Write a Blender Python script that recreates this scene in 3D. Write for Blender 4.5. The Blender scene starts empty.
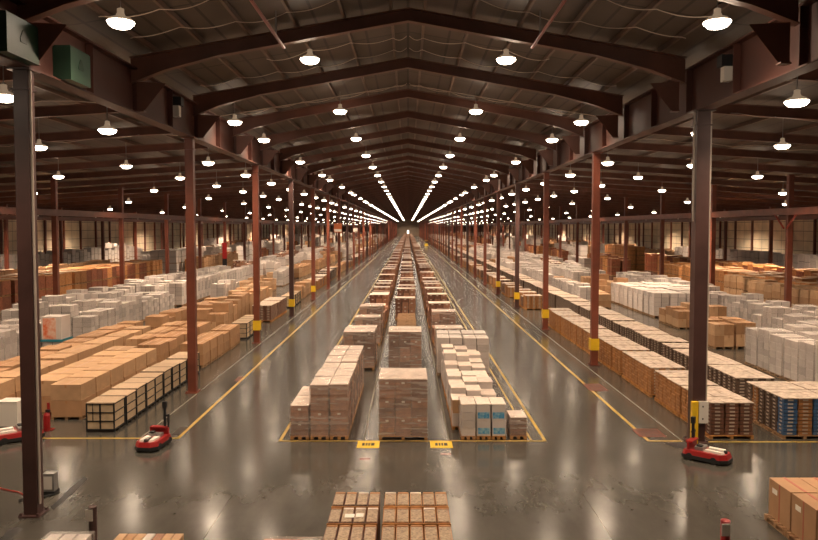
import bpy, math, random
from math import sin, cos, tan, pi, radians
from mathutils import Vector, Matrix
R = random.Random(7)
sc = bpy.context.scene
C = sc.collection
CAMH, F, TILT = 7.0, 720.0, radians(2.6)

# ------------------------------------------------------------------ ground point under a photo pixel
def G(px, py, z=0.0):
    u = (px - 408) / F; v = -(py - 270 + 9.8) / F
    d = Vector((u, cos(TILT) + v * sin(TILT), v * cos(TILT) - sin(TILT)))
    t = (z - CAMH) / d.z
    return d.x * t, d.y * t

# ------------------------------------------------------------------ materials
MATS = {}
def mat(name, col, rough=0.6, metal=0.0, var=0.0, scale=3.0, bump=0.0, rnd=0.0, emit=None, col2=None, spec=0.5, detail=4, stretch=(1, 1, 1)):
    if name in MATS: return MATS[name]
    m = bpy.data.materials.new(name); m.use_nodes = True
    nt = m.node_tree; n = nt.nodes; l = nt.links
    b = n['Principled BSDF']
    b.inputs['Roughness'].default_value = rough; b.inputs['Metallic'].default_value = metal
    b.inputs['Specular IOR Level'].default_value = spec
    b.inputs['Base Color'].default_value = (*col, 1)
    out = None
    if var or col2:
        tc = n.new('ShaderNodeTexCoord'); mp = n.new('ShaderNodeMapping'); mp.inputs['Scale'].default_value = stretch
        l.new(tc.outputs['Object'], mp.inputs[0])
        no = n.new('ShaderNodeTexNoise'); no.inputs['Scale'].default_value = scale; no.inputs['Detail'].default_value = detail
        l.new(mp.outputs[0], no.inputs[0])
        rp = n.new('ShaderNodeValToRGB'); rp.color_ramp.elements[0].position = 0.32; rp.color_ramp.elements[1].position = 0.68
        c2 = col2 if col2 else tuple(min(1, c * (1 + var)) for c in col)
        c1 = col if col2 else tuple(c * (1 - var) for c in col)
        rp.color_ramp.elements[0].color = (*c1, 1); rp.color_ramp.elements[1].color = (*c2, 1)
        l.new(no.outputs['Fac'], rp.inputs[0]); out = rp.outputs[0]
        if bump:
            bp = n.new('ShaderNodeBump'); bp.inputs['Strength'].default_value = bump; bp.inputs['Distance'].default_value = 0.02
            l.new(no.outputs['Fac'], bp.inputs['Height']); l.new(bp.outputs[0], b.inputs['Normal'])
    if rnd:
        oi = n.new('ShaderNodeObjectInfo'); mr = n.new('ShaderNodeMapRange')
        mr.inputs['To Min'].default_value = 1 - rnd; mr.inputs['To Max'].default_value = 1 + rnd
        l.new(oi.outputs['Random'], mr.inputs['Value'])
        hs = n.new('ShaderNodeHueSaturation'); l.new(mr.outputs[0], hs.inputs['Value'])
        if out is not None: l.new(out, hs.inputs['Color'])
        else: hs.inputs['Color'].default_value = (*col, 1)
        out = hs.outputs[0]
    if out is not None: l.new(out, b.inputs['Base Color'])
    if emit:
        b.inputs['Emission Color'].default_value = (*emit[0], 1); b.inputs['Emission Strength'].default_value = emit[1]
    MATS[name] = m
    return m

card   = mat('cardboard', (.40, .225, .115), .75, var=.10, scale=2, rnd=.14)
cardd  = mat('cardboard_dark', (.27, .125, .055), .75, var=.15, scale=3, rnd=.15)
cardl  = mat('cardboard_light', (.47, .29, .16), .7, var=.1, scale=3, rnd=.14)
cardm  = mat('cardboard_mid', (.34, .185, .09), .75, var=.12, scale=3, rnd=.14)
tape   = mat('packing_tape', (.38, .19, .08), .35)
redstr = mat('red_strap', (.36, .08, .04), .5)
brown1 = mat('brown_carton', (.33, .165, .10), .6, var=.2, scale=5, rnd=.12)
brown2 = mat('brown_carton_dark', (.17, .075, .045), .6, var=.2, scale=5, rnd=.12)
paper  = mat('paper_label', (.75, .70, .62), .6)
capsht = mat('cap_sheet', (.70, .58, .50), .3, var=.15, scale=6, rnd=.12, bump=.3)
wood   = mat('pallet_wood', (.30, .17, .08), .8, var=.3, scale=6, rnd=.1, stretch=(1, 8, 1))
woodo  = mat('pallet_wood_orange', (.42, .19, .05), .8, var=.25, scale=6, rnd=.1)
cream  = mat('crate_panel', (.48, .36, .23), .7, var=.12, scale=4, rnd=.08)
plywd  = mat('crate_lid', (.44, .31, .20), .7, var=.15, scale=5, rnd=.12, stretch=(1, 5, 1))
blackf = mat('black_frame', (.012, .012, .014), .5)
whitec = mat('white_carton', (.60, .53, .49), .55, var=.05, scale=1.5, rnd=.10)
whited = mat('grey_carton', (.47, .42, .39), .6, var=.08, scale=2, rnd=.14)
bluepr = mat('blue_print', (.02, .24, .50), .5, col2=(.30, .50, .58), scale=13)
orangepr = mat('orange_print', (.62, .12, .03), .5, col2=(.75, .62, .50), scale=2.6)
trayo  = mat('tray_orange', (.36, .16, .055), .6, var=.2, scale=8, rnd=.14)
trayb  = mat('tray_brown', (.17, .075, .045), .6, var=.2, scale=8, rnd=.14)
trayd  = mat('tray_dark', (.105, .065, .045), .6, var=.2, scale=8, rnd=.12)
trayblue = mat('tray_blue', (.05, .11, .22), .5, var=.2, scale=8)
trayw  = mat('tray_white_end', (.42, .35, .28), .5, rnd=.15)
traytop = mat('tray_top', (.26, .19, .14), .5, col2=(.62, .51, .42), scale=6, rnd=.1, detail=6)
binred = mat('bin_red_brown', (.26, .085, .04), .7, var=.25, scale=4, rnd=.25)
binor  = mat('bin_orange', (.50, .225, .08), .7, var=.2, scale=4, rnd=.25)
dark   = mat('dark_gap', (.03, .02, .015), .8)
rust   = mat('rust_paint', (.155, .042, .023), .45, var=.22, scale=1.3, rnd=.35)
rustc  = mat('girder_paint', (.072, .022, .014), .6, var=.18, scale=.6, rnd=.08)
rustd  = mat('rafter_paint', (.130, .050, .032), .5, var=.2, scale=1)
purl   = mat('purlin_steel', (.13, .075, .052), .45, var=.25, scale=.8)
bolted = mat('column_paint_dark', (.070, .034, .030), .42, var=.2, scale=1.2)
redp   = mat('red_pipe', (.30, .04, .025), .4)
yellow = mat('yellow_guard', (.78, .50, .02), .45, var=.08)
conduit = mat('conduit_grey', (.42, .36, .31), .4)
cable  = mat('cable_pale', (.62, .52, .44), .5)
whitep = mat('white_paint', (.70, .66, .60), .45)
greenb = mat('green_box', (.018, .050, .030), .45, var=.12)
greend = mat('green_mark', (.002, .020, .008), .5)
redv   = mat('red_vehicle', (.30, .018, .018), .3)
blackr = mat('black_rubber', (.015, .015, .015), .6)
metalg = mat('grey_metal', (.35, .34, .33), .35, metal=.7)
lampm  = mat('lamp_housing', (.45, .40, .35), .4, emit=((1, .70, .45), .25))
lens   = mat('lamp_lens', (.9, .8, .7), .4, emit=((1, .86, .68), 30.0))
tealm  = mat('teal_pallet', (.02, .18, .24), .5)
signor = mat('sign_orange', (.55, .16, .06), .5)
daylit = mat('daylit_doorway', (.8, .8, .8), .5, emit=((1, .93, .82), 3.0))
linem  = mat('floor_line_yellow', (.50, .33, .045), .4, col2=(.36, .23, .05), scale=2.5)
linep  = mat('floor_line_pale', (.19, .17, .13), .4, var=.25, scale=3)
drainm = mat('drain_cover', (.035, .022, .015), .55, var=.3, scale=6)
drainr = mat('drain_cover_rusty', (.14, .035, .015), .6, var=.3, scale=6)
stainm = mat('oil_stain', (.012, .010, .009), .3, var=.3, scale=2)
wallm  = None

def wrap_mat(name, col, fac, rough, st=(1.2, 1.2, 3), k=.25):
    m = bpy.data.materials.new(name); m.use_nodes = True
    n = m.node_tree.nodes; l = m.node_tree.links
    b = n['Principled BSDF']; b.inputs['Base Color'].default_value = (*col, 1); b.inputs['Roughness'].default_value = rough
    b.inputs['Specular IOR Level'].default_value = .7
    tr = n.new('ShaderNodeBsdfTransparent'); mx = n.new('ShaderNodeMixShader')
    tc = n.new('ShaderNodeTexCoord'); mp = n.new('ShaderNodeMapping'); mp.inputs['Scale'].default_value = st
    no = n.new('ShaderNodeTexNoise'); no.inputs['Scale'].default_value = 2.0; no.inputs['Detail'].default_value = 5
    mr = n.new('ShaderNodeMapRange'); mr.inputs['From Min'].default_value = .3; mr.inputs['From Max'].default_value = .7
    mr.inputs['To Min'].default_value = fac * (1 - k); mr.inputs['To Max'].default_value = min(1, fac * (1 + k))
    bp = n.new('ShaderNodeBump'); bp.inputs['Strength'].default_value = .10; bp.inputs['Distance'].default_value = .03
    l.new(tc.outputs['Object'], mp.inputs[0]); l.new(mp.outputs[0], no.inputs[0]); l.new(no.outputs['Fac'], mr.inputs[0])
    l.new(no.outputs['Fac'], bp.inputs['Height']); l.new(bp.outputs[0], b.inputs['Normal'])
    l.new(mr.outputs[0], mx.inputs[0]); l.new(tr.outputs[0], mx.inputs[1]); l.new(b.outputs[0], mx.inputs[2])
    l.new(mx.outputs[0], n['Material Output'].inputs['Surface'])
    return m
wrapm = wrap_mat('stretch_wrap', (.74, .64, .57), .27, .18, (.5, .5, 4.5), .9)
wrapw = wrap_mat('stretch_wrap_milky', (.72, .66, .61), .24, .28, (1, 1, 2), .15)

# ------------------------------------------------------------------ mesh builder
class MB:
    def __init__(s): s.v = []; s.f = []; s.m = []; s.mats = []
    def mi(s, m):
        if m not in s.mats: s.mats.append(m)
        return s.mats.index(m)
    def box(s, x0, x1, y0, y1, z0, z1, m, skip=''):
        i = len(s.v); k = s.mi(m)
        s.v += [(x0, y0, z0), (x1, y0, z0), (x1, y1, z0), (x0, y1, z0), (x0, y0, z1), (x1, y0, z1), (x1, y1, z1), (x0, y1, z1)]
        for q, t in (((0, 3, 2, 1), 'b'), ((4, 5, 6, 7), 't'), ((0, 1, 5, 4), 'f'), ((1, 2, 6, 5), 'r'), ((2, 3, 7, 6), 'k'), ((3, 0, 4, 7), 'l')):
            if t in skip: continue
            s.f.append(tuple(i + a for a in q)); s.m.append(k)
        return s
    def poly(s, pts, m):
        i = len(s.v); s.v += [tuple(p) for p in pts]; s.f.append(tuple(range(i, i + len(pts)))); s.m.append(s.mi(m)); return s
    def prism(s, pts, z0, z1, m, top=None, inset=0.0):      # outline in xy (ccw) extruded, optional smaller top
        i = len(s.v); n = len(pts); k = s.mi(m)
        cx = sum(p[0] for p in pts) / n; cy = sum(p[1] for p in pts) / n
        s.v += [(p[0], p[1], z0) for p in pts]
        s.v += [(cx + (p[0] - cx) * (1 - inset), cy + (p[1] - cy) * (1 - inset), z1) for p in pts]
        s.f.append(tuple(i + n - 1 - a for a in range(n))); s.m.append(k)
        s.f.append(tuple(i + n + a for a in range(n))); s.m.append(s.mi(top) if top else k)
        for a in range(n):
            b = (a + 1) % n; s.f.append((i + a, i + b, i + n + b, i + n + a)); s.m.append(k)
        return s
    def lathe(s, prof, m, n=12, c=(0, 0, 0)):
        i = len(s.v); k = s.mi(m)
        for r, z in prof:
            for a in range(n): s.v.append((c[0] + r * cos(2 * pi * a / n), c[1] + r * sin(2 * pi * a / n), c[2] + z))
        for j in range(len(prof) - 1):
            for a in range(n):
                b = (a + 1) % n
                s.f.append((i + j * n + a, i + j * n + b, i + (j + 1) * n + b, i + (j + 1) * n + a)); s.m.append(k)
        s.f.append(tuple(i + n - 1 - a for a in range(n))); s.m.append(k)
        s.f.append(tuple(i + (len(prof) - 1) * n + a for a in range(n))); s.m.append(k)
        return s
    def tube(s, pts, r, m, n=6):
        i = len(s.v); k = s.mi(m); P = [Vector(p) for p in pts]
        for j, p in enumerate(P):
            d = (P[min(j + 1, len(P) - 1)] - P[max(j - 1, 0)]).normalized()
            up = Vector((0, 0, 1)) if abs(d.z) < .9 else Vector((1, 0, 0))
            a = d.cross(up).normalized(); b = a.cross(d)
            for q in range(n):
                t = 2 * pi * q / n; s.v.append(tuple(p + r * (a * cos(t) + b * sin(t))))
        for j in range(len(P) - 1):
            for q in range(n):
                w = (q + 1) % n; s.f.append((i + j * n + q, i + (j + 1) * n + q, i + (j + 1) * n + w, i + j * n + w)); s.m.append(k)
        s.f.append(tuple(i + q for q in range(n))); s.m.append(k)
        s.f.append(tuple(i + (len(P) - 1) * n + n - 1 - q for q in range(n))); s.m.append(k)
        return s
    def mesh(s, name):
        me = bpy.data.meshes.new(name); me.from_pydata(s.v, [], s.f)
        for m in s.mats: me.materials.append(m)
        me.polygons.foreach_set('material_index', s.m); me.update()
        return me
    def build(s, name, parent=None, loc=(0, 0, 0), smooth=False):
        o = bpy.data.objects.new(name, s.mesh(name)); C.objects.link(o); o.parent = parent; o.location = loc
        if smooth: o.data.polygons.foreach_set('use_smooth', [True] * len(o.data.polygons))
        return o

def tag(o, label=None, cat=None, group=None, kind=None):
    if label:
        o['label'] = label
    if cat: o['category'] = cat
    if group: o['group'] = group
    if kind: o['kind'] = kind
    return o
def empty(name, loc=(0, 0, 0), rz=0):
    o = bpy.data.objects.new(name, None); C.objects.link(o); o.location = loc; o.rotation_euler = (0, 0, rz); o.empty_display_size = .3
    return o
KIDS = {}
def kids(o):
    return KIDS.get(o.name, [])
def reg(o):
    if o.parent: KIDS.setdefault(o.parent.name, []).append(o)
    return o
def copy_tree(o, parent=None):
    c = o.copy(); C.objects.link(c)
    if parent: c.parent = parent; KIDS.setdefault(parent.name, []).append(c)
    for ch in list(kids(o)): copy_tree(ch, c)
    return c
ORD = ['first', 'second', 'third', 'fourth', 'fifth', 'sixth', 'seventh', 'eighth', 'ninth', 'tenth', 'eleventh', 'twelfth', 'thirteenth',
       'fourteenth', 'fifteenth', 'sixteenth', 'seventeenth', 'eighteenth', 'nineteenth', 'twentieth']

L0, L1 = -18.0, 600.0      # building from behind the camera to the far end
XW, XC, XR = 64.4, 9.15, 9.45
EAVE, RIDGE = 12.75, 14.4
# ================================================================== the setting
def floor_material():
    m = bpy.data.materials.new('polished_concrete'); m.use_nodes = True
    n = m.node_tree.nodes; l = m.node_tree.links; b = n['Principled BSDF']
    tc = n.new('ShaderNodeTexCoord')
    def noise(scale, detail, stretch=(1, 1, 1), rough=.55):
        mp = n.new('ShaderNodeMapping'); mp.inputs['Scale'].default_value = stretch
        no = n.new('ShaderNodeTexNoise'); no.inputs['Scale'].default_value = scale; no.inputs['Detail'].default_value = detail
        no.inputs['Roughness'].default_value = rough
        l.new(tc.outputs['Object'], mp.inputs[0]); l.new(mp.outputs[0], no.inputs[0]); return no.outputs['Fac']
    a = noise(.22, 6); c = noise(1.6, 6, (1, .35, 1), .65)
    mx = n.new('ShaderNodeMix'); mx.inputs[0].default_value = .5
    l.new(a, mx.inputs[2]); l.new(c, mx.inputs[3])
    rp = n.new('ShaderNodeValToRGB'); e = rp.color_ramp.elements
    e[0].position = .25; e[0].color = (.042, .038, .032, 1); e[1].position = .75; e[1].color = (.098, .090, .076, 1)
    l.new(mx.outputs[0], rp.inputs[0])
    # saw-cut joints every 4.6 m
    bk = n.new('ShaderNodeTexBrick'); bk.offset = 0; bk.inputs['Scale'].default_value = 1
    bk.inputs['Brick Width'].default_value = 4.6; bk.inputs['Row Height'].default_value = 6.55
    bk.inputs['Mortar Size'].default_value = .012; bk.inputs['Color1'].default_value = (1, 1, 1, 1); bk.inputs['Color2'].default_value = (.95, .95, .95, 1)
    bk.inputs['Mortar'].default_value = (.72, .70, .68, 1)
    l.new(tc.outputs['Object'], bk.inputs['Vector'])
    mm = n.new('ShaderNodeMix'); mm.data_type = 'RGBA'; mm.blend_type = 'MULTIPLY'; mm.inputs[0].default_value = 1
    l.new(rp.outputs[0], mm.inputs[6]); l.new(bk.outputs['Color'], mm.inputs[7]); l.new(mm.outputs[2], b.inputs['Base Color'])
    rr = n.new('ShaderNodeValToRGB'); q = rr.color_ramp.elements
    q[0].position = .30; q[0].color = (.145, .145, .145, 1); q[1].position = .70; q[1].color = (.215, .215, .215, 1)
    l.new(noise(.9, 4), rr.inputs[0]); l.new(rr.outputs[0], b.inputs['Roughness'])
    b.inputs['Specular IOR Level'].default_value = .40
    return m
o = MB().box(-XW, XW, L0, L1, -.3, 0, floor_material()).build('floor'); tag(o, 'dark grey polished concrete warehouse floor with soft lamp reflections', kind='structure')

def panel_material(name, c1, c2, width, height, axis):
    m = bpy.data.materials.new(name); m.use_nodes = True
    n = m.node_tree.nodes; l = m.node_tree.links; b = n['Principled BSDF']; b.inputs['Roughness'].default_value = .6
    tc = n.new('ShaderNodeTexCoord'); sp = n.new('ShaderNodeSeparateXYZ'); cb = n.new('ShaderNodeCombineXYZ')
    l.new(tc.outputs['Object'], sp.inputs[0]); l.new(sp.outputs[axis[0]], cb.inputs[0]); l.new(sp.outputs[axis[1]], cb.inputs[1])
    bk = n.new('ShaderNodeTexBrick'); bk.offset = 0; bk.inputs['Scale'].default_value = 1
    bk.inputs['Brick Width'].default_value = width; bk.inputs['Row Height'].default_value = height
    bk.inputs['Mortar Size'].default_value = .05
    bk.inputs['Color1'].default_value = (*c1, 1); bk.inputs['Color2'].default_value = (*c2, 1); bk.inputs['Mortar'].default_value = tuple(x * .3 for x in c1) + (1,)
    l.new(cb.outputs[0], bk.inputs['Vector'])
    no = n.new('ShaderNodeTexNoise'); no.inputs['Scale'].default_value = .5; no.inputs['Detail'].default_value = 5
    l.new(tc.outputs['Object'], no.inputs[0])
    mr = n.new('ShaderNodeMapRange'); mr.inputs['To Min'].default_value = .6; mr.inputs['To Max'].default_value = 1.35; l.new(no.outputs['Fac'], mr.inputs[0])
    mm = n.new('ShaderNodeVectorMath'); mm.operation = 'SCALE'; l.new(bk.outputs['Color'], mm.inputs[0]); l.new(mr.outputs[0], mm.inputs['Scale'])
    l.new(mm.outputs[0], b.inputs['Base Color'])
    return m
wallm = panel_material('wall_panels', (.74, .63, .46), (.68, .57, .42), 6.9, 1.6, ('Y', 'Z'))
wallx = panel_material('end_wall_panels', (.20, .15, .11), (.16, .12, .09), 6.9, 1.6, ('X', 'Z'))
ceilm = panel_material('roof_insulation', (.098, .072, .056), (.076, .057, .044), 1.53, 6.9, ('X', 'Y'))
ZW = 9.2
for s, nm in ((-1, 'wall_left'), (1, 'wall_right')):
    x0, x1 = sorted((s * XW, s * (XW + .3)))
    o = MB().box(x0, x1, L0, L1, 0, ZW + .5, wallm).build(nm); tag(o, 'beige horizontal metal panel side wall', kind='structure')
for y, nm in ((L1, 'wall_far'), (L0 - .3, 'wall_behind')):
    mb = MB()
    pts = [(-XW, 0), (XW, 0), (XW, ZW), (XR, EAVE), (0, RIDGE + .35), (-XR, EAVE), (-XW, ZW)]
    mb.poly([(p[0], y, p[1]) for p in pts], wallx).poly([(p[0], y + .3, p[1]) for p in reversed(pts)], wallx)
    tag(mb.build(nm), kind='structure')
mb = MB()
def slab(x0, z0, x1, z1):
    mb.poly([(x0, L0, z0), (x1, L0, z1), (x1, L1, z1), (x0, L1, z0)], ceilm)
    mb.poly([(x0, L0, z0 + .2), (x0, L1, z0 + .2), (x1, L1, z1 + .2), (x1, L0, z1 + .2)], ceilm)
def roofz(x):                                                  # underside of the roof
    x = abs(x)
    return RIDGE - (RIDGE - EAVE) * x / XR if x < XR else EAVE - (EAVE - ZW) * (x - XR) / (XW - XR)
for a, c in ((-XW, -XR), (-XR, 0), (0, XR), (XR, XW)): slab(a, roofz(a), c, roofz(c))
tag(mb.build('ceiling'), 'dark brown insulated underside of the low pitched roof', kind='structure')
o = MB().box(-.75, .75, L1 - .06, L1 + .02, 0, 4.5, daylit).build('door_1'); tag(o, 'small bright daylit doorway in the far end wall', kind='structure')

# floor markings (painted on the slab)
def line(name, pts, w, m, label):
    mb = MB()
    for (x0, y0), (x1, y1) in zip(pts[:-1], pts[1:]):
        dx, dy = x1 - x0, y1 - y0; L = math.hypot(dx, dy); nx, ny = -dy / L * w / 2, dx / L * w / 2
        ex, ey = dx / L * w / 2, dy / L * w / 2
        x0 -= ex; y0 -= ey; x1 += ex; y1 += ey
        a = [(x0 - nx, y0 - ny), (x1 - nx, y1 - ny), (x1 + nx, y1 + ny), (x0 + nx, y0 + ny)]
        mb.prism(a, 0.001, 0.006, m)
    return tag(mb.build(name), label, kind='structure')
YF = G(408, 441)[1]
line('trim_1', [(-4.2, L1 - 2), (-4.2, YF), (4.5, YF), (4.5, L1 - 2)], .10, linem, 'yellow painted line around the three central pallet rows')
line('trim_2', [(4.05, YF), (4.05, L1 - 2)], .07, linem, 'thin yellow inner line beside the right central row')
line('trim_3', [(-30, YF + .3), (-7.65, YF + .3), (-7.65, L1 - 2)], .11, linem, 'yellow line bounding the left aisle storage')
line('trim_4', [(8.95, YF), (7.9, YF), (7.9, L1 - 2)], .11, linem, 'yellow line bounding the right aisle storage')
line('trim_5', [(9.8, YF - .1), (30, YF - .1)], .11, linem, 'yellow line across the floor to the right')
line('trim_6', [(9.0, YF), (9.0, 300)], .05, linep, 'pale worn line by the right columns')
line('trim_7', [(-8.9, YF + .4), (-8.9, 300)], .05, linep, 'pale worn line by the left columns')
line('trim_8', [(-1.45, YF), (-1.45, 200)], .05, linep, 'pale line left of the middle row')
line('trim_9', [(1.35, YF), (1.35, 200)], .05, linep, 'pale line right of the middle row')
# yellow aisle plates with dark lettering blocks
for px0, px1, who in ((358, 379, 'left'), (430, 453, 'right')):
    x0, y1 = G(px0, 441.5); x1, y0 = G(px1, 448)
    e = MB().box(x0, x1, y0, y1, .006, .012, yellow).build('floor_plate'); tag(e, f'yellow floor marker plate at the {who} gap of the middle row', 'floor marker', 'yellow plates on the line')
    t = MB(); w = x1 - x0; h = y1 - y0
    for k, (a, b) in enumerate(((.22, .34), (.38, .46), (.50, .58), (.62, .78))):
        t.box(x0 + a * w, x0 + b * w, y0 + .3 * h, y0 + .7 * h, .012, .016, blackr)
    t.build('lettering', e)
for px, py in ((365, 459), (446, 454)):
    x, y = G(px, py)
    t = MB()
    for k in range(5): t.box(x - .16 + k * .065, x - .115 + k * .065, y - .05, y + .05, .001, .004, redp)
    tag(t.build('floor_stencil'), 'faded red stencil on the floor ' + ('left' if px < 400 else 'right') + ' of the front middle stack', 'stencil', 'red floor stencils')
# drain covers / oil stain, dark patches
for i, (xa, ya, xb, yb, m, lb) in enumerate(((171, 435, 189, 427, drainm, 'dark square drain cover beside the left aisle line'),
        (640, 437, 657, 429, drainr, 'rusty square drain cover beside the right aisle line'),
        (234, 381, 243, 377, drainr, 'small rusty drain cover further up the left aisle'),
        (590, 391, 600, 384, drainr, 'small rusty drain cover further up the right aisle'))):
    x0, y0 = G(xa, ya); x1, y1 = G(xb, yb)
    e = MB().box(x0, x1, y0, y1, .001, .012, m).build('drain_cover'); tag(e, lb, 'drain cover')
    t = MB()
    for k in range(7):
        yy = y0 + (y1 - y0) * (k + .7) / 8; t.box(x0 + .08, x1 - .08, yy, yy + .03, .012, .018, blackf)
    t.build('grate_bars', e)
def blob(name, pts, m, label):
    mb = MB(); P = [G(*p) for p in pts]
    mb.poly([(p[0], p[1], .004) for p in P], m)
    return tag(mb.build(name), label, 'stain')
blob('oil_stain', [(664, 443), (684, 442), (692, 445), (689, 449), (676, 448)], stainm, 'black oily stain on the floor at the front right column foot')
blob('dark_patch', [(50, 507), (58, 500), (70, 488), (84, 477), (88, 479), (76, 491), (60, 505), (53, 510)], stainm, 'dark curved patch beside the front left column foot')  # flat dark patch reaching out from the column foot
blob('dark_patch', [(0, 540), (8, 530), (18, 527), (24, 529), (14, 536), (6, 550)], stainm, 'dark scuff running off below the front left column')

# ================================================================== steel
def hsec(mb, x, y, z0, z1, w, d, m):                           # H section: two plates and a web
    t = .035
    mb.box(x - w / 2, x + w / 2, y - d / 2, y - d / 2 + t, z0, z1, m)
    mb.box(x - w / 2, x + w / 2, y + d / 2 - t, y + d / 2, z0, z1, m)
    mb.box(x - t, x + t, y - d / 2 + t, y + d / 2 - t, z0, z1, m)
    mb.box(x - w / 2, x - w / 2 + t, y - d / 2 + t, y + d / 2 - t, z0, z1, m)
    mb.box(x + w / 2 - t, x + w / 2, y - d / 2 + t, y + d / 2 - t, z0, z1, m)
def make_column(w, top, m, guard=True, x=0, cap=True, dd=None):
    e = empty('steel_column')
    dd = dd or w * .9; mb = MB(); hsec(mb, 0, 0, .04, top, w, dd, m)
    reg(mb.build('shaft', e))
    b = MB().box(-w * .75, w * .75, -w * .75, w * .75, 0, .04, m)
    for i in (-1, 1):
        for j in (-1, 1): b.box(i * w * .6 - .03, i * w * .6 + .03, j * w * .6 - .03, j * w * .6 + .03, .04, .09, m)
    reg(b.build('base_plate', e))
    if cap:
        c = MB().box(-w * .8, w * .8, -w * .8, w * .8, top - .04, top, m).box(-w * .62, w * .62, -w * .55, w * .55, top - .5, top - .46, m)
        reg(c.build('cap_plate', e))
    if guard:
        g = MB(); q = w / 2 + .005
        g.box(-q - .04, q + .04, -q - .03, -q, .80, 1.38, yellow).box(-q - .04, q + .04, q, q + .04, .80, 1.38, yellow)
        g.box(-q - .04, -q, -q, q, .80, 1.38, yellow).box(q, q + .04, -q, q, .80, 1.38, yellow)
        reg(g.build('guard', e))
    return e
GB = 10.75                                                     # underside of the long girders
protos = {}
ncol = 0
for side, sx, y0, step in (('left', -XC, G(33, 514)[1], 13.05), ('right', XR, G(702, 441)[1], 13.0)):
    k = 0; y = y0
    while y < L1 - 3:
        first = k == 0
        style = 'dark' if (first or k % 4 == 3) else 'rust'
        hasg = not (side == 'left' and k <= 1) and not (side == 'right' and k == 0) and k < 5
        key = (style, hasg, side if first else '')
        if key not in protos:
            w = .34 if side == 'left' else (.42 if first else .36)
            protos[key] = make_column(w, GB, bolted if style == 'dark' else rust, hasg); c = protos[key]
            if first:
                if side == 'left':
                    reg(MB().tube([(.21, -.1, .3), (.21, -.1, GB)], .03, conduit).build('conduit', c))
                else:
                    reg(MB().tube([(-.27, -.1, 7.2), (-.27, -.1, GB)], .03, conduit).build('conduit', c))
                    reg(MB().tube([(.26, -.1, .6), (.26, -.1, GB)], .03, conduit).build('conduit', c))
                    reg(MB().box(-.28, -.08, -.36, -.22, .02, 1.38, yellow).build('guard', c))
                    p = reg(MB().box(-.05, .25, -.34, -.22, .68, 1.38, whitep).build('switch_box', c))
                    reg(MB().box(.05, .09, -.35, -.34, 1.2, 1.25, blackr).box(.05, .09, -.35, -.34, .8, .85, blackr).build('latch', p))
        else: c = copy_tree(protos[key])
        c.location = (sx, y, 0)
        if k < 14: lb = f'{style if style=="dark" else "rust red"} steel column, {ORD[k]} from the front in the line along the {side} aisle'
        else: lb = f'thin looking distant rust red steel column far down the {side} aisle line'
        tag(c, lb, 'column', f'steel columns along the {side} aisle')
        k += 1; y += step
for side, s, start in (('left', -1, 17.2), ('right', 1, 13.0)):
    for xi, xx in enumerate((27.6, 46.0)):
        k = 0; y = start
        top = roofz(xx) - .75
        while y < L1 - 3:
            key = ('outer', xi)
            if key not in protos: protos[key] = make_column(.38, top, rust, False); c = protos[key]
            else: c = copy_tree(protos[key])
            c.location = (s * xx, y, 0)
            n = ORD[k] if k < 12 else None
            wh = 'middle' if xi == 0 else 'outer'
            if n: lb = f'rust red column, {n} from the front in the {wh} line of the {side} storage hall'
            else: lb = f'distant rust red column far back in the {wh} line of the {side} storage hall'
            tag(c, lb, 'column', f'columns in the {wh} line of the {side} hall')
            if side == 'right' and xi == 0 and k == 3:
                off = -.31
                for q in (-1, 1): reg(MB().tube([(off, q * 1.5, 7.95), (off, q * .2, 6.95)], .07, redp, 6).build('knee_brace', c))
            k += 1; y += 13.05
        # rail beam across these columns
        e = empty('tie_beam', (s * xx, 0, 0))
        x = 0.0
        off = -s * .31
        b = MB().box(off - .11, off + .11, L0, L1, 8.36, 8.40, rust).box(off - .11, off + .11, L0, L1, 7.90, 7.94, rust).box(off - .015, off + .015, L0, L1, 7.94, 8.36, rust)
        b.build('beam', e)
        tag(e, f'long rust red horizontal beam along the {"middle" if xi==0 else "outer"} columns of the {side} hall', 'beam')
# girders
for side, s, xx in (('left', -1, XC), ('right', 1, XR)):
    e = empty('girder', (s * xx, 0, 0))
    MB().box(-.02, .02, L0 + .1, L1 - .1, GB + .05, 12.2, rustc).build('web', e)
    MB().box(-.24, .24, L0 + .1, L1 - .1, GB, GB + .05, rustc).build('bottom_flange', e)
    MB().box(-.24, .24, L0 + .1, L1 - .1, 12.2, 12.25, rustc).build('top_flange', e)
    st = MB(); y = 3.4
    while y < L1:
        st.box(-.22, -.02, y, y + .03, GB + .05, 12.2, rustc).box(.02, .22, y, y + .03, GB + .05, 12.2, rustc); y += 3.45
    tag(st.build('stiffeners', e), 'vertical stiffener plates', kind='stuff')
    tag(e, f'deep rust red roof girder resting on the {side} aisle columns', 'girder')
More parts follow.
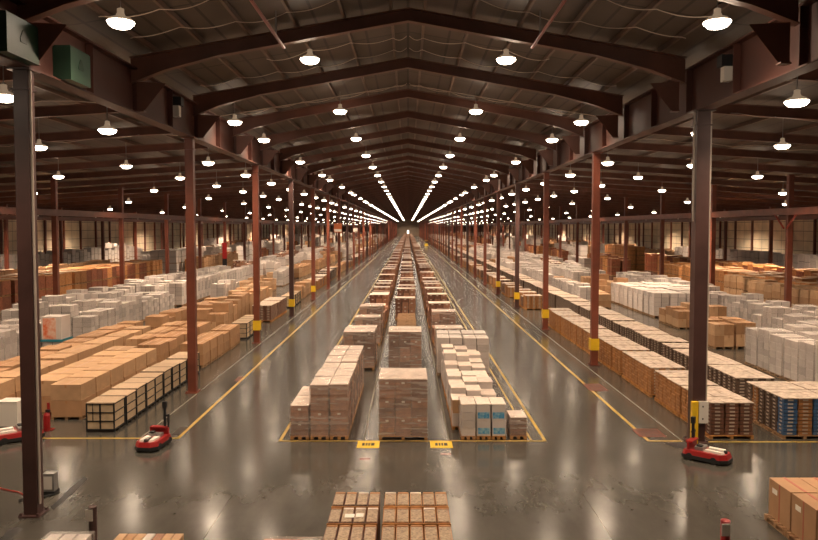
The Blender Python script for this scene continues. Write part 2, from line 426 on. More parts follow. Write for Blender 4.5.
# rafters
RAFY = [24.0 + 6.9 * k for k in range(-6, 83)]
def rafter():
    e = empty('roof_rafter')
    mb = MB(); t = .02
    for s in (-1, 1):
        xs = [0, s * 6.2, s * 8.0, s * (XC - .02)]
        top = [roofz(x) - .22 for x in xs]; dep = [.42, .46, .62, .85]
        for i in range(3):
            xa, xb = xs[i], xs[i + 1]; ta, tb = top[i], top[i + 1]; ba, bb = ta - dep[i], tb - dep[i + 1]
            if xa > xb: xa, xb, ta, tb, ba, bb = xb, xa, tb, ta, bb, ba
            for (p, q, th, w) in ((ta, tb, .03, .14), (ba, bb, -.03, .14)):
                lo = min(0, -th) if th > 0 else 0
                z0a, z0b = (p - .03, q - .03) if th > 0 else (p, q)
                i0 = len(mb.v); k = mb.mi(rustd)
                mb.v += [(xa, -w, z0a), (xb, -w, z0b), (xb, w, z0b), (xa, w, z0a), (xa, -w, z0a + .03), (xb, -w, z0b + .03), (xb, w, z0b + .03), (xa, w, z0a + .03)]
                for qd in ((0, 3, 2, 1), (4, 5, 6, 7), (0, 1, 5, 4), (1, 2, 6, 5), (2, 3, 7, 6), (3, 0, 4, 7)): mb.f.append(tuple(i0 + a for a in qd)); mb.m.append(k)
            i0 = len(mb.v)
            mb.v += [(xa, -t, ba), (xb, -t, bb), (xb, t, bb), (xa, t, ba), (xa, -t, ta), (xb, -t, tb), (xb, t, tb), (xa, t, ta)]
            for qd in ((0, 3, 2, 1), (4, 5, 6, 7), (0, 1, 5, 4), (1, 2, 6, 5), (2, 3, 7, 6), (3, 0, 4, 7)): mb.f.append(tuple(i0 + a for a in qd)); mb.m.append(k)
    reg(mb.build('beam', e))
    for s in (-1, 1):
        hb = MB().poly([(s * 8.95, -.02, 11.8), (s * 8.95, -.02, 10.85), (s * 8.72, -.02, 10.85), (s * 8.0, -.02, 11.75)], rustd)
        hb.poly([(s * 8.95, .02, 11.8), (s * 8.0, .02, 11.75), (s * 8.72, .02, 10.85), (s * 8.95, .02, 10.85)], rustd)
        hb.box(min(s * 8.69, s * 8.95), max(s * 8.69, s * 8.95), -.12, .12, 10.82, 10.86, rustd)
        reg(hb.build('knee_bracket', e))
    return e
r0 = rafter()
for k, y in enumerate(RAFY):
    o = r0 if k == 0 else copy_tree(r0); o.location = (0, y, 0)
    v = [a for a in RAFY if a > 23]
    if y in v and v.index(y) < 12: lb = f'wide gabled roof rafter over the centre aisle, {ORD[v.index(y)]} one back from the camera'
    elif y > 23: lb = 'distant gabled roof rafter deep down the centre of the hall'
    else: lb = 'gabled roof rafter above the camera near the top edge'
    tag(o, lb, 'rafter', 'gabled rafters over the centre aisle')
def side_beam(s):
    e = MB(); a, b = s * (XR + .3), s * (XW - .05)
    if a > b: a, b = b, a
    za, zb = roofz(a) - .22, roofz(b) - .22
    for (w, h0, h1) in ((.10, -.03, 0), (.10, -.45, -.42), (.015, -.42, -.03)):
        i0 = len(e.v); k = e.mi(rustd)
        e.v += [(a, -w, za + h0), (b, -w, zb + h0), (b, w, zb + h0), (a, w, za + h0), (a, -w, za + h1), (b, -w, zb + h1), (b, w, zb + h1), (a, w, za + h1)]
        for qd in ((0, 3, 2, 1), (4, 5, 6, 7), (0, 1, 5, 4), (1, 2, 6, 5), (2, 3, 7, 6), (3, 0, 4, 7)): e.f.append(tuple(i0 + q for q in qd)); e.m.append(k)
    return e.build('roof_beam')
for side, s in (('left', -1), ('right', 1)):
    b0 = side_beam(s)
    for k, y in enumerate(RAFY[2:]):
        o = b0 if k == 0 else b0.copy()
        if k: C.objects.link(o)
        o.location = (0, y, 0)
        if k < 14: lb = f'thin dark sloping roof beam over the {side} hall, {ORD[k]} from the camera'
        else: lb = f'thin dark roof beam far back over the {side} hall'
        tag(o, lb, 'roof beam', f'roof beams over the {side} hall')
# purlins
xs = [.55, 2.1, 3.65, 5.2, 6.75, 8.3]
for s in (-1, 1):
    sd = 'left' if s < 0 else 'right'
    for i, x in enumerate(xs):
        z = roofz(x) - .20
        o = MB().box(s * x - .045, s * x + .045, L0 + .1, L1 - .1, z, z + .16, purl).build('purlin')
        tag(o, f'long roof purlin over the centre, {ORD[i]} to the {sd} of the ridge', 'purlin', 'purlins under the centre roof')
    x = 11.0; i = 0
    while x < XW:
        z = roofz(x) - .21
        o = MB().box(s * x - .045, s * x + .045, L0 + .1, L1 - .1, z, z + .16, purl).build('purlin')
        tag(o, f'long roof purlin over the {sd} hall, {ORD[i]} outward from the girder', 'purlin', f'purlins over the {sd} hall')
        x += 2.9; i += 1
# wall posts
wp = None
for side, s in (('left', -1), ('right', 1)):
    for k, y in enumerate(RAFY[4:]):
        if wp is None:
            wp = MB().box(-.17, .17, -.17, .17, 0, ZW - .5, rust).build('wall_post'); o = wp
        else: o = wp.copy(); C.objects.link(o)
        o.location = (s * (XW - .2), y, 0)
        tag(o, (f'dark post against the {side} side wall, {ORD[k]} from the front' if k < 16 else f'dark post far back against the {side} side wall'), 'wall post', f'posts on the {side} wall')
# sprinkler pipes
for s in (-1, 1):
    z = 12.72
    mb = MB().tube([(s * 3.95, L0 + .1, z), (s * 3.95, 23.2, z)], .05, redp, 8)
    e = mb.build('sprinkler_pipe'); tag(e, f'red sprinkler pipe under the roof {"left" if s<0 else "right"} of centre', 'pipe')
    h = MB()
    for k in range(3): h.box(s * 3.95 - .02, s * 3.95 + .02, 8 + k * 6.9, 8.04 + k * 6.9, z + .05, z + .75, metalg)
    h.build('pipe_hanger', e)
# drooping cables under the roof
ci = 0
for y, xa, xb in ((17.6, -8.3, 8.3), (19.6, -8.3, 8.3), (21.8, -8.3, 8.3), (26.8, -6.7, 6.7), (29.0, -8.3, 8.3), (36.0, -8.3, 8.3)):
    for s in (-1, 1):
        pts = []
        bx = [x for x in ([0.05] + xs) if x <= abs(xb) + .01]
        for a, b in zip(bx[:-1], bx[1:]):
            for q in range(8):
                t = q / 8; x = a + (b - a) * t
                pts.append((s * x, y + .25 * sin(x * 1.1 + y), roofz(x) - .30 - .11 * sin(pi * t)))
        pts.append((s * bx[-1], y, roofz(bx[-1]) - .30))
        o = MB().tube(pts, .014, cable, 5).build('cable')
        tag(o, f'pale drooping cable under the {"left" if s<0 else "right"} roof slope, {ORD[ci//2]} from the camera', 'cable', 'drooping cables under the roof')
        ci += 1
for s in (-1, 1):
    o = MB().tube([(s * .1, 32.4, 13.35), (s * 4.5, 32.4, 12.6), (s * 8.8, 32.4, 11.9)], .022, cable, 5).build('cable')
    tag(o, f'straight pale cable running from the ridge down to the {"left" if s<0 else "right"} girder', 'cable')
for s, yy in ((-1, 21), (-1, 28), (1, 24), (1, 31), (-1, 38), (1, 40)):
    pts = [(s * (11 + 1.0 * q), yy + .3 * sin(q * 1.3), roofz(11 + q) - .62 - .12 * (q % 3 == 1)) for q in range(13)]
    o = MB().tube(pts, .014, cable, 5).build('cable'); tag(o, f'pale cable sagging under the {"left" if s<0 else "right"} hall roof at the {({21:"nearest",28:"second",38:"third",24:"nearest",31:"second",40:"third"})[yy]} bay', 'cable', 'cables under the side roofs')

# boxes on the girders
def green_box(y, d, label):
    e = MB().box(-.0, .46, 0, d, 0, .85, greenb).box(.02, .44, .02, d - .02, .85, .88, greenb).build('equipment_box', loc=(-XC + .03, y, GB + .055))
    m = MB(); cy = d * .5
    m.prism([(cy - .13, .34), (cy + .13, .34), (cy + .15, .42), (cy + .04, .62), (cy - .04, .62), (cy - .15, .42)], 0, .012, greend)
    mk = m.build('emblem', e); mk.matrix_local = Matrix(((0, 0, 1, .46), (1, 0, 0, 0), (0, 1, 0, 0), (0, 0, 0, 1)))
    return tag(e, label, 'box')
green_box(15.75, 1.35, 'green metal box on the left girder, cut by the photo edge')
green_box(18.7, 1.15, 'green metal box on the left girder, the one further from the camera')
for x, y, z, lb in ((XR - .05, 21.2, 11.25, 'small white box on the right girder above the first column'), (-XC + .05, 28.2, 11.3, 'small white box on the left girder above the second column')):
    s = -1 if x > 0 else 1
    e = MB().box(min(0, s * .24), max(0, s * .24), -.13, .13, 0, .42, whitep).build('speaker_box', loc=(x, y, z))
    MB().box(min(s * .02, s * .34), max(s * .02, s * .34), -.17, .17, .42, .75, blackf).build('bracket', e)
    tag(e, lb, 'speaker box')

# ================================================================== lamps
def make_lamp(drop):
    e = empty('high_bay_lamp')
    m = MB().lathe([(.33, .0), (.335, .02), (.25, .09), (.12, .14), (.10, .20)], lampm, 14)
    reg(m.build('reflector', e))
    reg(MB().lathe([(.14, -.10), (.24, -.07), (.31, .0), (.335, .05)], lens, 14).build('lens', e, (0, 0, -.06)))
    reg(MB().lathe([(.09, .20), (.09, .32), (.04, .34)], lampm, 10).build('ballast', e))
    reg(MB().tube([(0, 0, .34), (0, 0, .47 + drop)], .015, metalg, 6).build('hanger', e))
    return e
def make_lamp_far():
    return MB().lathe([(.16, -.14), (.27, -.11), (.335, -.01)], lens, 10).lathe([(.335, .0), (.24, .13), (.11, .30), (.10, .45)], lampm, 10).build('high_bay_lamp')
lamp_near = {}; lamp_far = [None]
LAMPS = []                                                       # x, y, z, row label, light power, every
def row(x, ys, z, lab, p): 
    for i, y in enumerate(ys): LAMPS.append((x, y, z, lab, p, i))
def ser(a, st, b=L1 - 4):
    o = []; 
    while a < b: o.append(a); a += st
    return o
HN = 12.8
for s, sd in ((-1, 'left'), (1, 'right')):
    row(s * 3.38, ser(14.05, 11.05), HN, f'inner centre row, {sd} of the ridge', 1.0)
    row(s * (7.2 if s < 0 else 7.75), [18.3], 12.15, f'{sd} roof edge near the girder', .35)
    row(s * 8.2, [24 + 6.9 * round((v - 27.45) / 6.9) + 3.45 for v in ser(33.0, 11.3)], 12.0, f'row along the {sd} girder', .3)
    row(s * 11.4, ser(14.3 if s > 0 else 13.5, 7.0, 34), 10.7, f'{sd} hall, row just outside the girder', .6)
    row(s * 11.4, ser(41.3, 9.5, 110), 10.7, f'{sd} hall, row just outside the girder', .8)
    row(s * 11.4, ser(116, 14), 10.7, f'{sd} hall, row just outside the girder', 1.0)
    row(s * 16.9, ser(22.5 if s > 0 else 23, 10.2, 200), 10.7, f'{sd} hall, second row out from the girder', .8)
    row(s * 16.9, ser(212, 16), 10.7, f'{sd} hall, second row out from the girder', 1.0)
    row(s * 23.2, ser(30, 18.0), 10.4, f'{sd} hall, third row out from the girder', 1.4)
    row(s * 31.5, ser(40, 20.7), 9.9, f'{sd} hall, row beyond the middle columns', 1.4)
    row(s * 40.5, ser(36, 20.7), 9.5, f'{sd} hall, row before the outer columns', 2.4)
    row(s * 52.0, ser(44, 20.7), 8.9, f'{sd} hall, row between outer columns and wall', 2.0)
    row(s * 57.5, ser(50, 20.7), 8.5, f'{sd} hall, row close to the side wall', 2.4)
def inframe(x, y, z, m=12):
    if y < 4: return False
    return abs(F * x / y) < 409 + m and -280 < F * (z - CAMH) / y < 245
vis = sorted([l for l in LAMPS if inframe(l[0], l[1], l[2])], key=lambda l: l[1])
keep = set(id(l) for l in vis[:300]) 
near_rest = [l for l in LAMPS if id(l) not in keep and l[1] > 60]
ldat = {}
def spot(p):
    k = round(p, 3)
    if k not in ldat:
        d = bpy.data.lights.new('lamp_light', 'SPOT'); d.energy = k; d.spot_size = radians(152); d.spot_blend = .85; d.shadow_soft_size = .24; d.color = (1, .75, .53); ldat[k] = d
    return ldat[k]
PW = 3000.0
def add_light(x, y, z, p, parent=None):
    o = bpy.data.objects.new('lamp_light', spot(p)); C.objects.link(o); o.location = (x, y, z)
    if parent: o.parent = parent
    return o
pdat = bpy.data.lights.new('lamp_glow', 'POINT'); pdat.energy = 60; pdat.shadow_soft_size = .3; pdat.color = (1, .72, .5)
cnt = {}
for l in LAMPS:
    x, y, z, lab, p, i = l
    if id(l) in keep or y < 60:
        if y < 75:
            drop = round(roofz(x) - .05 - z - .47, 2)
            if drop not in lamp_near: lamp_near[drop] = make_lamp(drop); o = lamp_near[drop]
            else: o = copy_tree(lamp_near[drop])
        else:
            if lamp_far[0] is None: lamp_far[0] = make_lamp_far(); o = lamp_far[0]
            else: o = lamp_far[0].copy(); C.objects.link(o)
        o.location = (x, y, z)
        k = cnt.get(lab, 0)
        if id(l) in keep: cnt[lab] = k + 1
        if id(l) not in keep: lb = f'glowing high bay lamp above the camera, {lab}'
        elif k < 14: lb = f'glowing high bay lamp, {ORD[k]} from the front, {lab}'
        else: lb = f'tiny distant high bay lamp, {lab}'
        tag(o, lb, 'lamp', 'high bay lamps, ' + lab)
        if y < 90:
            g = bpy.data.objects.new('lamp_glow', pdat); C.objects.link(g); g.location = (x, y, z - .2)
        if i % 2 == 0 or y < 50: add_light(x, y, z - .22, PW * p * (1 if y < 50 else 2))
mb = MB()
for l in near_rest:
    x, y, z, lab, p, i = l
    mb.lathe([(.16, -.14), (.27, -.11), (.335, -.01)], lens, 8, (x, y, z)).lathe([(.335, .0), (.24, .13), (.11, .30)], lampm, 8, (x, y, z))
    if i % 4 == 0: add_light(x, y, z - .22, PW * p * 4)
tag(mb.build('high_bay_lamps'), 'countless tiny lamps running to the far end of the hall', 'lamps', kind='stuff')

# ================================================================== loads
def pallet_mb(w, d, m, h=.14):
    mb = MB()
    n = 6
    for k in range(n):
        y = -d / 2 + (d - .1) * k / (n - 1); mb.box(-w / 2, w / 2, y, y + .1, h - .025, h, m)
    for x in (-w / 2, -.05, w / 2 - .1):
        mb.box(x, x + .1, -d / 2, d / 2, h - .045, h - .025, m); mb.box(x, x + .1, -d / 2, d / 2, 0, .02, m)
        for y in (-d / 2, -.06, d / 2 - .12): mb.box(x, x + .1, y, y + .12, .02, h - .045, m)
    return mb
def grid_boxes(mb, w, d, z0, z1, nx, ny, nz, mats, gap=.018, jit=.012, label=None):
    mb.box(-w / 2 + .05, w / 2 - .05, -d / 2 + .05, d / 2 - .05, z0, z1 - .04, dark, 'b')
    for i in range(nx):
        for j in range(ny):
            for k in range(nz):
                if 0 < i < nx - 1 and 0 < j < ny - 1 and k < nz - 1: continue
                x0 = -w / 2 + w * i / nx + gap; x1 = -w / 2 + w * (i + 1) / nx - gap
                y0 = -d / 2 + d * j / ny + gap; y1 = -d / 2 + d * (j + 1) / ny - gap
                a = z0 + (z1 - z0) * k / nz; b = z0 + (z1 - z0) * (k + 1) / nz - gap * .6
                jx, jy = R.uniform(-jit, jit), R.uniform(-jit, jit)
                mb.box(x0 + jx, x1 + jx, y0 + jy, y1 + jy, a, b, R.choice(mats))
                if label and R.random() < .7:
                    zz = a + (b - a) * .68; cx = (x0 + x1) / 2
                    if j == 0: mb.box(cx - .07, cx + .07, y0 + jy - .004, y0 + jy, zz, zz + .05, label, 'k')
    return mb
def wrap_mb(w, d, z0, z1, m, n=6):
    mb = MB(); k = mb.mi(m); q = .03
    ring = []
    per = []
    for i in range(n): per.append((-w / 2 - q + (w + 2 * q) * i / n, -d / 2 - q))
    for i in range(n): per.append((w / 2 + q, -d / 2 - q + (d + 2 * q) * i / n))
    for i in range(n): per.append((w / 2 + q - (w + 2 * q) * i / n, d / 2 + q))
    for i in range(n): per.append((-w / 2 - q, d / 2 + q - (d + 2 * q) * i / n))
    N = len(per); nz = 6
    for j in range(nz + 1):
        z = z0 + (z1 + .02 - z0) * j / nz
        for (x, y) in per:
            f = 1 + R.uniform(-.006, .012) - (.012 if j % 2 else 0)
            mb.v.append((x * f, y * f, z + R.uniform(-.004, .004)))
    for j in range(nz):
        for a in range(N):
            b = (a + 1) % N; mb.f.append((j * N + a, j * N + b, (j + 1) * N + b, (j + 1) * N + a)); mb.m.append(k)
    mb.f.append(tuple(nz * N + a for a in range(N))); mb.m.append(k)
    return mb

def part(e, mb, name): return reg(mb.build(name, e))
# each maker returns (root) : detail=True -> Empty with parts, False -> one mesh
def combine(name, *mbs):
    r = MB()
    for b in mbs:
        i = len(r.v); r.v += b.v; r.f += [tuple(a + i for a in f) for f in b.f]; r.m += [r.mi(b.mats[k]) for k in b.m]
    return r.build(name)
def assemble(name, parts, detail):
    if not detail: return combine(name, *[p[1] for p in parts if p[0] != 'stretch_wrap'])
    e = empty(name)
    for nm, mb in parts: part(e, mb, nm)
    return e
def mk_brown(v, det, w=1.5, d=1.35, h=1.85, nx=3, ny=3, nz=5):
    if v >= 3: h = 1.0 if v == 3 else .8; nz = 3
    else: h *= (1, .8, 1.1)[v % 3]
    p = [('pallet', pallet_mb(w, d, woodo)), ('cartons', grid_boxes(MB(), w, d, .14, h, nx, ny, nz, [brown1, brown1, brown2], label=paper)),
         ('top_sheet', MB().box(-w / 2 - .01, w / 2 + .01, -d / 2 - .01, d / 2 + .01, h, h + .015, capsht)),
         ('stretch_wrap', wrap_mb(w, d, .10, h + .015, wrapm))]
    if v >= 3: p = p[:2]
    return assemble('wrapped_pallet_load', p, det)
def mk_white(v, det, w=1.20, d=1.12, h=1.85):
    h *= (1, .86, 1.08)[v % 3]; nn = ((2, 2, 5), (2, 2, 4), (3, 2, 6))[v % 3]
    p = [('pallet', pallet_mb(w, d, wood)), ('cartons', grid_boxes(MB(), w, d, .14, h, *nn, [whitec, whitec, whited], gap=.02)),
         ('stretch_wrap', wrap_mb(w, d, .10, h, wrapw))]
    return assemble('white_pallet_load', p, det)
def mk_crate(v, det, w=.98, d=.96, h=1.04):
    b = MB().box(-w / 2 + .03, w / 2 - .03, -d / 2 + .03, d / 2 - .03, .10, h - .05, cream)
    f = MB(); t = .045
    for s in (-1, 1):
        for q in (-1, 1): f.box(s * w / 2 - t, s * w / 2 + t * .2, q * d / 2 - t, q * d / 2 + t * .2, 0.0, h - .01, blackf) if (s, q) == (1, 1) else f.box(min(s * w / 2, s * (w / 2 - t)) , max(s * w / 2, s * (w / 2 - t)), min(q * d / 2, q * (d / 2 - t)), max(q * d / 2, q * (d / 2 - t)), 0.0, h - .01, blackf)
    for z in (.07, .38, .68, h - .06):
        for q in (-1, 1):
            f.box(-w / 2, w / 2, min(q * d / 2, q * (d / 2 - .025)), max(q * d / 2, q * (d / 2 - .025)), z, z + (.05 if z < .1 else .03), blackf)
            f.box(min(q * w / 2, q * (w / 2 - .025)), max(q * w / 2, q * (w / 2 - .025)), -d / 2, d / 2, z, z + (.05 if z < .1 else .03), blackf)
    for q in (-1, 1):
        f.box(-.03, .02, min(q * d / 2, q * (d / 2 - .028)), max(q * d / 2, q * (d / 2 - .028)), .07, h - .03, blackf)
        f.box(-w * .27, -w * .27 + .02, min(q * d / 2, q * (d / 2 - .028)), max(q * d / 2, q * (d / 2 - .028)), .38, h - .03, blackf)
    lid = MB()
    for k in range(5):
        x = -w / 2 + w * k / 5; lid.box(x + .004, x + w / 5 - .004, -d / 2, d / 2, h - .05 + .02, h, plywd)
    lid.box(-w / 2, w / 2, -d / 2, -d / 2 + .03, h, h + .006, blackf)
    sk = MB()
    for y in (-d / 2 + .03, -.05, d / 2 - .13): sk.box(-w / 2 + .02, w / 2 - .02, y, y + .1, 0, .07, dark)
    return assemble('framed_crate', [('body', b), ('frame', f), ('lid', lid), ('skids', sk)], det)
def one_carton(x0, x1, y0, y1, z0, z1, m):
    mb = MB().box(x0, x1, y0, y1, z0, z1, m)
    cx = (x0 + x1) / 2
    mb.box(cx - .035, cx + .035, y0 - .003, y1 + .003, z1 - .12, z1 + .003, tape, 'b')
    return mb
def mk_carton(v, det, w=1.12, d=1.24, h=1.3):
    h *= (1, .82, 1.1, .95)[v % 4]; nz = 2; nx = (1, 2, 1, 2)[v % 4]
    p = [('pallet', pallet_mb(w, d, wood, .12))]
    for i in range(nx):
        for k in range(nz):
            x0 = -w / 2 + w * i / nx + .006; x1 = -w / 2 + w * (i + 1) / nx - .006
            a = .12 + (h - .12) * k / nz; b = .12 + (h - .12) * (k + 1) / nz - .006
            jx = R.uniform(-.015, .015)
            p.append(('carton', one_carton(x0 + jx, x1 + jx, -d / 2 + .01, d / 2 - .01, a, b, (card, cardl, cardm)[(v + k + i) % 3])))
    return assemble('carton_load', p, det)
def tray_cols(w, d, h, m, cols=3, layers=9, side=trayw, mats=None, xs_=True):
    out = []
    for i in range(cols):
        for j in range(cols):
            mb = MB(); mm = mats[(i * 3 + j) % len(mats)] if mats else m
            x0 = -w / 2 + w * i / cols + .028; x1 = -w / 2 + w * (i + 1) / cols - .028
            y0 = -d / 2 + d * j / cols + .028; y1 = -d / 2 + d * (j + 1) / cols - .028
            for k in range(layers):
                a = .13 + (h - .13) * k / layers; b = .13 + (h - .13) * (k + 1) / layers - (.012 if m is trayo else .022)
                jx, jy = R.uniform(-.012, .012), R.uniform(-.012, .012)
                mb.box(x0 + jx, x1 + jx, y0 + jy, y1 + jy, a, b, mm)
                cx, cy = (x0 + x1) / 2 + jx, (y0 + y1) / 2 + jy; hw, hd = (x1 - x0) * .20, (y1 - y0) * .20
                za, zb = a + (b - a) * .3, a + (b - a) * .8
                if j == 0: mb.box(cx - hw, cx + hw, y0 + jy - .004, y0 + jy, za, zb, side, 'k')
                if j == cols - 1: mb.box(cx - hw, cx + hw, y1 + jy, y1 + jy + .004, za, zb, side, 'f')
                if i == 0 and xs_: mb.box(x0 + jx - .004, x0 + jx, cy - hd, cy + hd, za, zb, side, 'r')
                if i == cols - 1 and xs_: mb.box(x1 + jx, x1 + jx + .004, cy - hd, cy + hd, za, zb, side, 'l')
            mb.box(x0 - .022, x1 + .022, y0 - .022, y1 + .022, h - .024, h - .004 + R.uniform(0, .012), traytop)
            mb.box(x0 + .03, x1 - .03, y0 + .03, y1 - .03, .13, h - .03, dark, 'tb')
            out.append(('tray_stack', mb))
    return out
def mk_tray(v, det, w=1.45, d=1.32, h=1.22, m=None, mats=None, cols=3, layers=9, pal=woodo):
    m = m or (trayo if v % 3 else trayb)
    cs = tray_cols(w, d, h, m, cols, layers, mats=mats, xs_=(m is not trayo))
    p = [('pallet', pallet_mb(w, d, pal, .12))] + cs
    return assemble('tray_pallet', p, det)
def mk_trayd(v, det): return mk_tray(v, det, 1.5, 1.3, 1.36, trayd, layers=10, pal=wood)
def mk_bin(v, det, w=1.25, d=1.25, h=1.25):
    m = binor if v % 2 else binred
    b = MB().box(-w / 2 + .03, w / 2 - .03, -d / 2 + .03, d / 2 - .03, .12, h - .02, m)
    f = MB()
    for s in (-1, 1):
        for k in range(4):
            z = .14 + (h - .16) * k / 4; hh = (h - .16) / 4 - .05
            f.box(-w / 2, w / 2, min(s * d / 2, s * (d / 2 - .03)), max(s * d / 2, s * (d / 2 - .03)), z, z + hh, m)
            f.box(min(s * w / 2, s * (w / 2 - .03)), max(s * w / 2, s * (w / 2 - .03)), -d / 2 + .03, d / 2 - .03, z, z + hh, m)
    return assemble('wooden_bin', [('pallet', pallet_mb(w, d, wood, .12)), ('body', b), ('side_boards', f), ('top_boards', MB().box(-w / 2, w / 2, -d / 2, d / 2, h - .02, h, cardl if v % 2 else woodo))], det)
def mk_empty(v, det, w=1.2, d=1.2):
    e = [('pallet', pallet_mb(w, d, wood))]
    if det:
        r = empty('pallet_stack')
        for k in range(7):
            o = part(r, e[0][1], 'pallet'); o.location = (R.uniform(-.02, .02), R.uniform(-.02, .02), .145 * k)
        return r
    mb = MB()
    for k in range(7):
        q = pallet_mb(w, d, wood); i = len(mb.v); mb.v += [(a, b, c + .145 * k) for a, b, c in q.v]; mb.f += [tuple(x + i for x in f) for f in q.f]; mb.m += [mb.mi(q.mats[z]) for z in q.m]
    return mb.build('pallet_stack')
KIND = {
 'brown': (mk_brown, 3, 'pallet load', 'brown wrapped cartons', (1.5, 1.35, 1.8), [brown1, capsht]),
 'white': (mk_white, 3, 'pallet load', 'pale wrapped cartons', (1.22, 1.22, 1.8), [whitec, whited]),
 'crate': (mk_crate, 1, 'crate', 'black framed cream crate', (.98, .96, 1.04), [cream, plywd]),
 'carton': (mk_carton, 4, 'carton load', 'tan cardboard cartons', (1.15, 1.3, 1.3), [card, card]),
 'tray': (mk_tray, 3, 'tray pallet', 'orange brown tray pallet', (1.45, 1.32, 1.22), [trayo, traytop]),
 'trayd': (mk_trayd, 2, 'tray pallet', 'dark brown tray pallet', (1.5, 1.3, 1.36), [trayd, traytop]),
 'bin': (mk_bin, 2, 'wooden bin', 'wooden bin', (1.25, 1.25, 1.25), [binred, cardl]),
 'empty': (mk_empty, 1, 'pallet stack', 'stack of empty wooden pallets', (1.2, 1.2, 1.0), [wood, wood]),
}
BINW = {0: 'red brown', 1: 'orange'}
PL = []      # placements: kind, x, y, z, variant, zscale, row key, rot
def put(kind, x, y, rowk, z=0, v=None, zs=1.0, rz=0.0, own=None):
    PL.append(dict(kind=kind, x=x, y=y, z=z, v=R.randrange(KIND[kind][1]) if v is None else v, zs=zs, row=rowk, rz=rz, own=own))
def run(kind, x, y0, y1, rowk, step=None, gsize=99, gap=.3, skip=0.0, zs=(.97, 1.03), v=None, jx=.03, levels=1):
    d = KIND[kind][4][1]; st = step or d + .03; y = y0 + d / 2; n = 0
    while y + d / 2 <= y1 + .01:
        if R.random() >= skip:
            s = R.uniform(*zs); xx = x + R.uniform(-jx, jx); vv = R.randrange(KIND[kind][1]) if v is None else v
            for l in range(levels):
                h = KIND[kind][4][2] * s
                if kind in ('white', 'brown', 'carton') and levels > 1: vv = 0
                put(kind, xx, y, rowk if levels == 1 else rowk + (', upper' if l else ', lower'), z=l * h * 1.0 + (.002 if l else 0), v=vv, zs=s)
        n += 1; y += st + (gap if n % gsize == 0 else 0)

# --- centre rows
ROWC = 'middle central row'
def crow(x, y, rk):
    while y < 592:
        put('brown', x + R.uniform(-.1, .1), y + .68, rk, v=R.choice((0, 0, 1)), zs=R.uniform(.85, 1.02))
        n = R.choice((2, 2, 3)) if y < 200 else R.choice((1, 2, 3)); q = y + 1.45
        for _ in range(n):
            if R.random() < .85: put('brown', x + R.uniform(-.12, .12), q + .68, rk, v=R.choice((3, 4)), zs=R.uniform(.85, 1.2))
            q += 1.42
        y = q + R.uniform(0, .3)
def mk_special(name, w, d, h, nx, ny, nz, mats, wm, loc, label, cat='pallet load', group=None, lab=paper, caps=True, print_m=None):
    e = empty(name, loc)
    part(e, pallet_mb(w, d, woodo, .12), 'pallet')
    for i in range(nx):
        for k in range(nz):
            mb = MB()
            x0 = -w / 2 + w * i / nx + .014; x1 = -w / 2 + w * (i + 1) / nx - .014
            a = .12 + (h - .12) * k / nz; b = .12 + (h - .12) * (k + 1) / nz - .008
            jx = R.uniform(-.012, .012); jy = R.uniform(-.012, .012)
            for j in range(ny):
                y0 = -d / 2 + d * j / ny + .008; y1 = -d / 2 + d * (j + 1) / ny - .008
                mb.box(x0 + jx, x1 + jx, y0 + jy, y1 + jy, a, b, R.choice(mats))
            if lab and k % 2 == 1 or (lab and nz <= 3):
                mb.box((x0 + x1) / 2 - .05, (x0 + x1) / 2 + .05, -d / 2 + jy + .003, -d / 2 + jy + .008, b - .14, b - .08, lab)
            if print_m:
                mb.box(x0 + jx + .03, x1 + jx - .03, -d / 2 + jy + .003, -d / 2 + jy + .008, a + .06, a + (b - a) * .52, print_m)
            part(e, mb, 'carton_layer')
    if caps: part(e, MB().box(-w / 2, w / 2, -d / 2, d / 2, h, h + .015, capsht), 'top_sheet')
    if wm: part(e, wrap_mb(w, d, .08, h + .015, wm), 'stretch_wrap')
    return tag(e, label, cat, group)
# front middle stack
yc = YF + .15
mk_special('wrapped_pallet_load', 1.60, 1.85, 2.0, 3, 3, 6, [brown1, brown2, brown1], wrapm, (-.16, yc + .93, 0), 'wide wrapped stack of brown cartons at the front of the middle central row')
# middle row rest
mk_special('wrapped_pallet_load', 1.60, 1.9, 1.95, 3, 3, 5, [brown1, brown2], wrapm, (-.14, 35.6, 0), 'wrapped brown stack standing second in the middle central row')
run('empty', -.1, 43, 50.5, ROWC, v=0, step=1.5)
crow(-.15, 54.6, ROWC)
# left central row
x1, _ = G(330.5, 440); 
for k in range(6):
    for j, (xx) in enumerate((-2.92, -2.28)):
        mk_special('wrapped_carton_stack', .60, 1.32, 1.80 + .03 * sin(k * 2.1 + j), 1, 2, 5 if k else 4, [brown1, brown2, brown1], wrapm, (xx + .02 * k * .2, yc + .68 + k * 1.36, 0),
                   f'tall wrapped carton column, {ORD[k]} from front, {"left" if j==0 else "right"} file, left central row', 'pallet load', 'tall wrapped columns of the left central row')
for k in range(2):
    mk_special('wrapped_carton_stack', .60, 1.4, 1.12, 1, 2, 2, [brown2, brown1], wrapm, (-3.58, yc + .72 + k * 1.46, 0),
               f'low brown carton stack, {ORD[k]} from the front, outermost in the left central row', 'pallet load')
run('brown', -2.42, 35.1, 38.3, 'left central row', v=0)
crow(-2.42, 42.5, 'left central row')
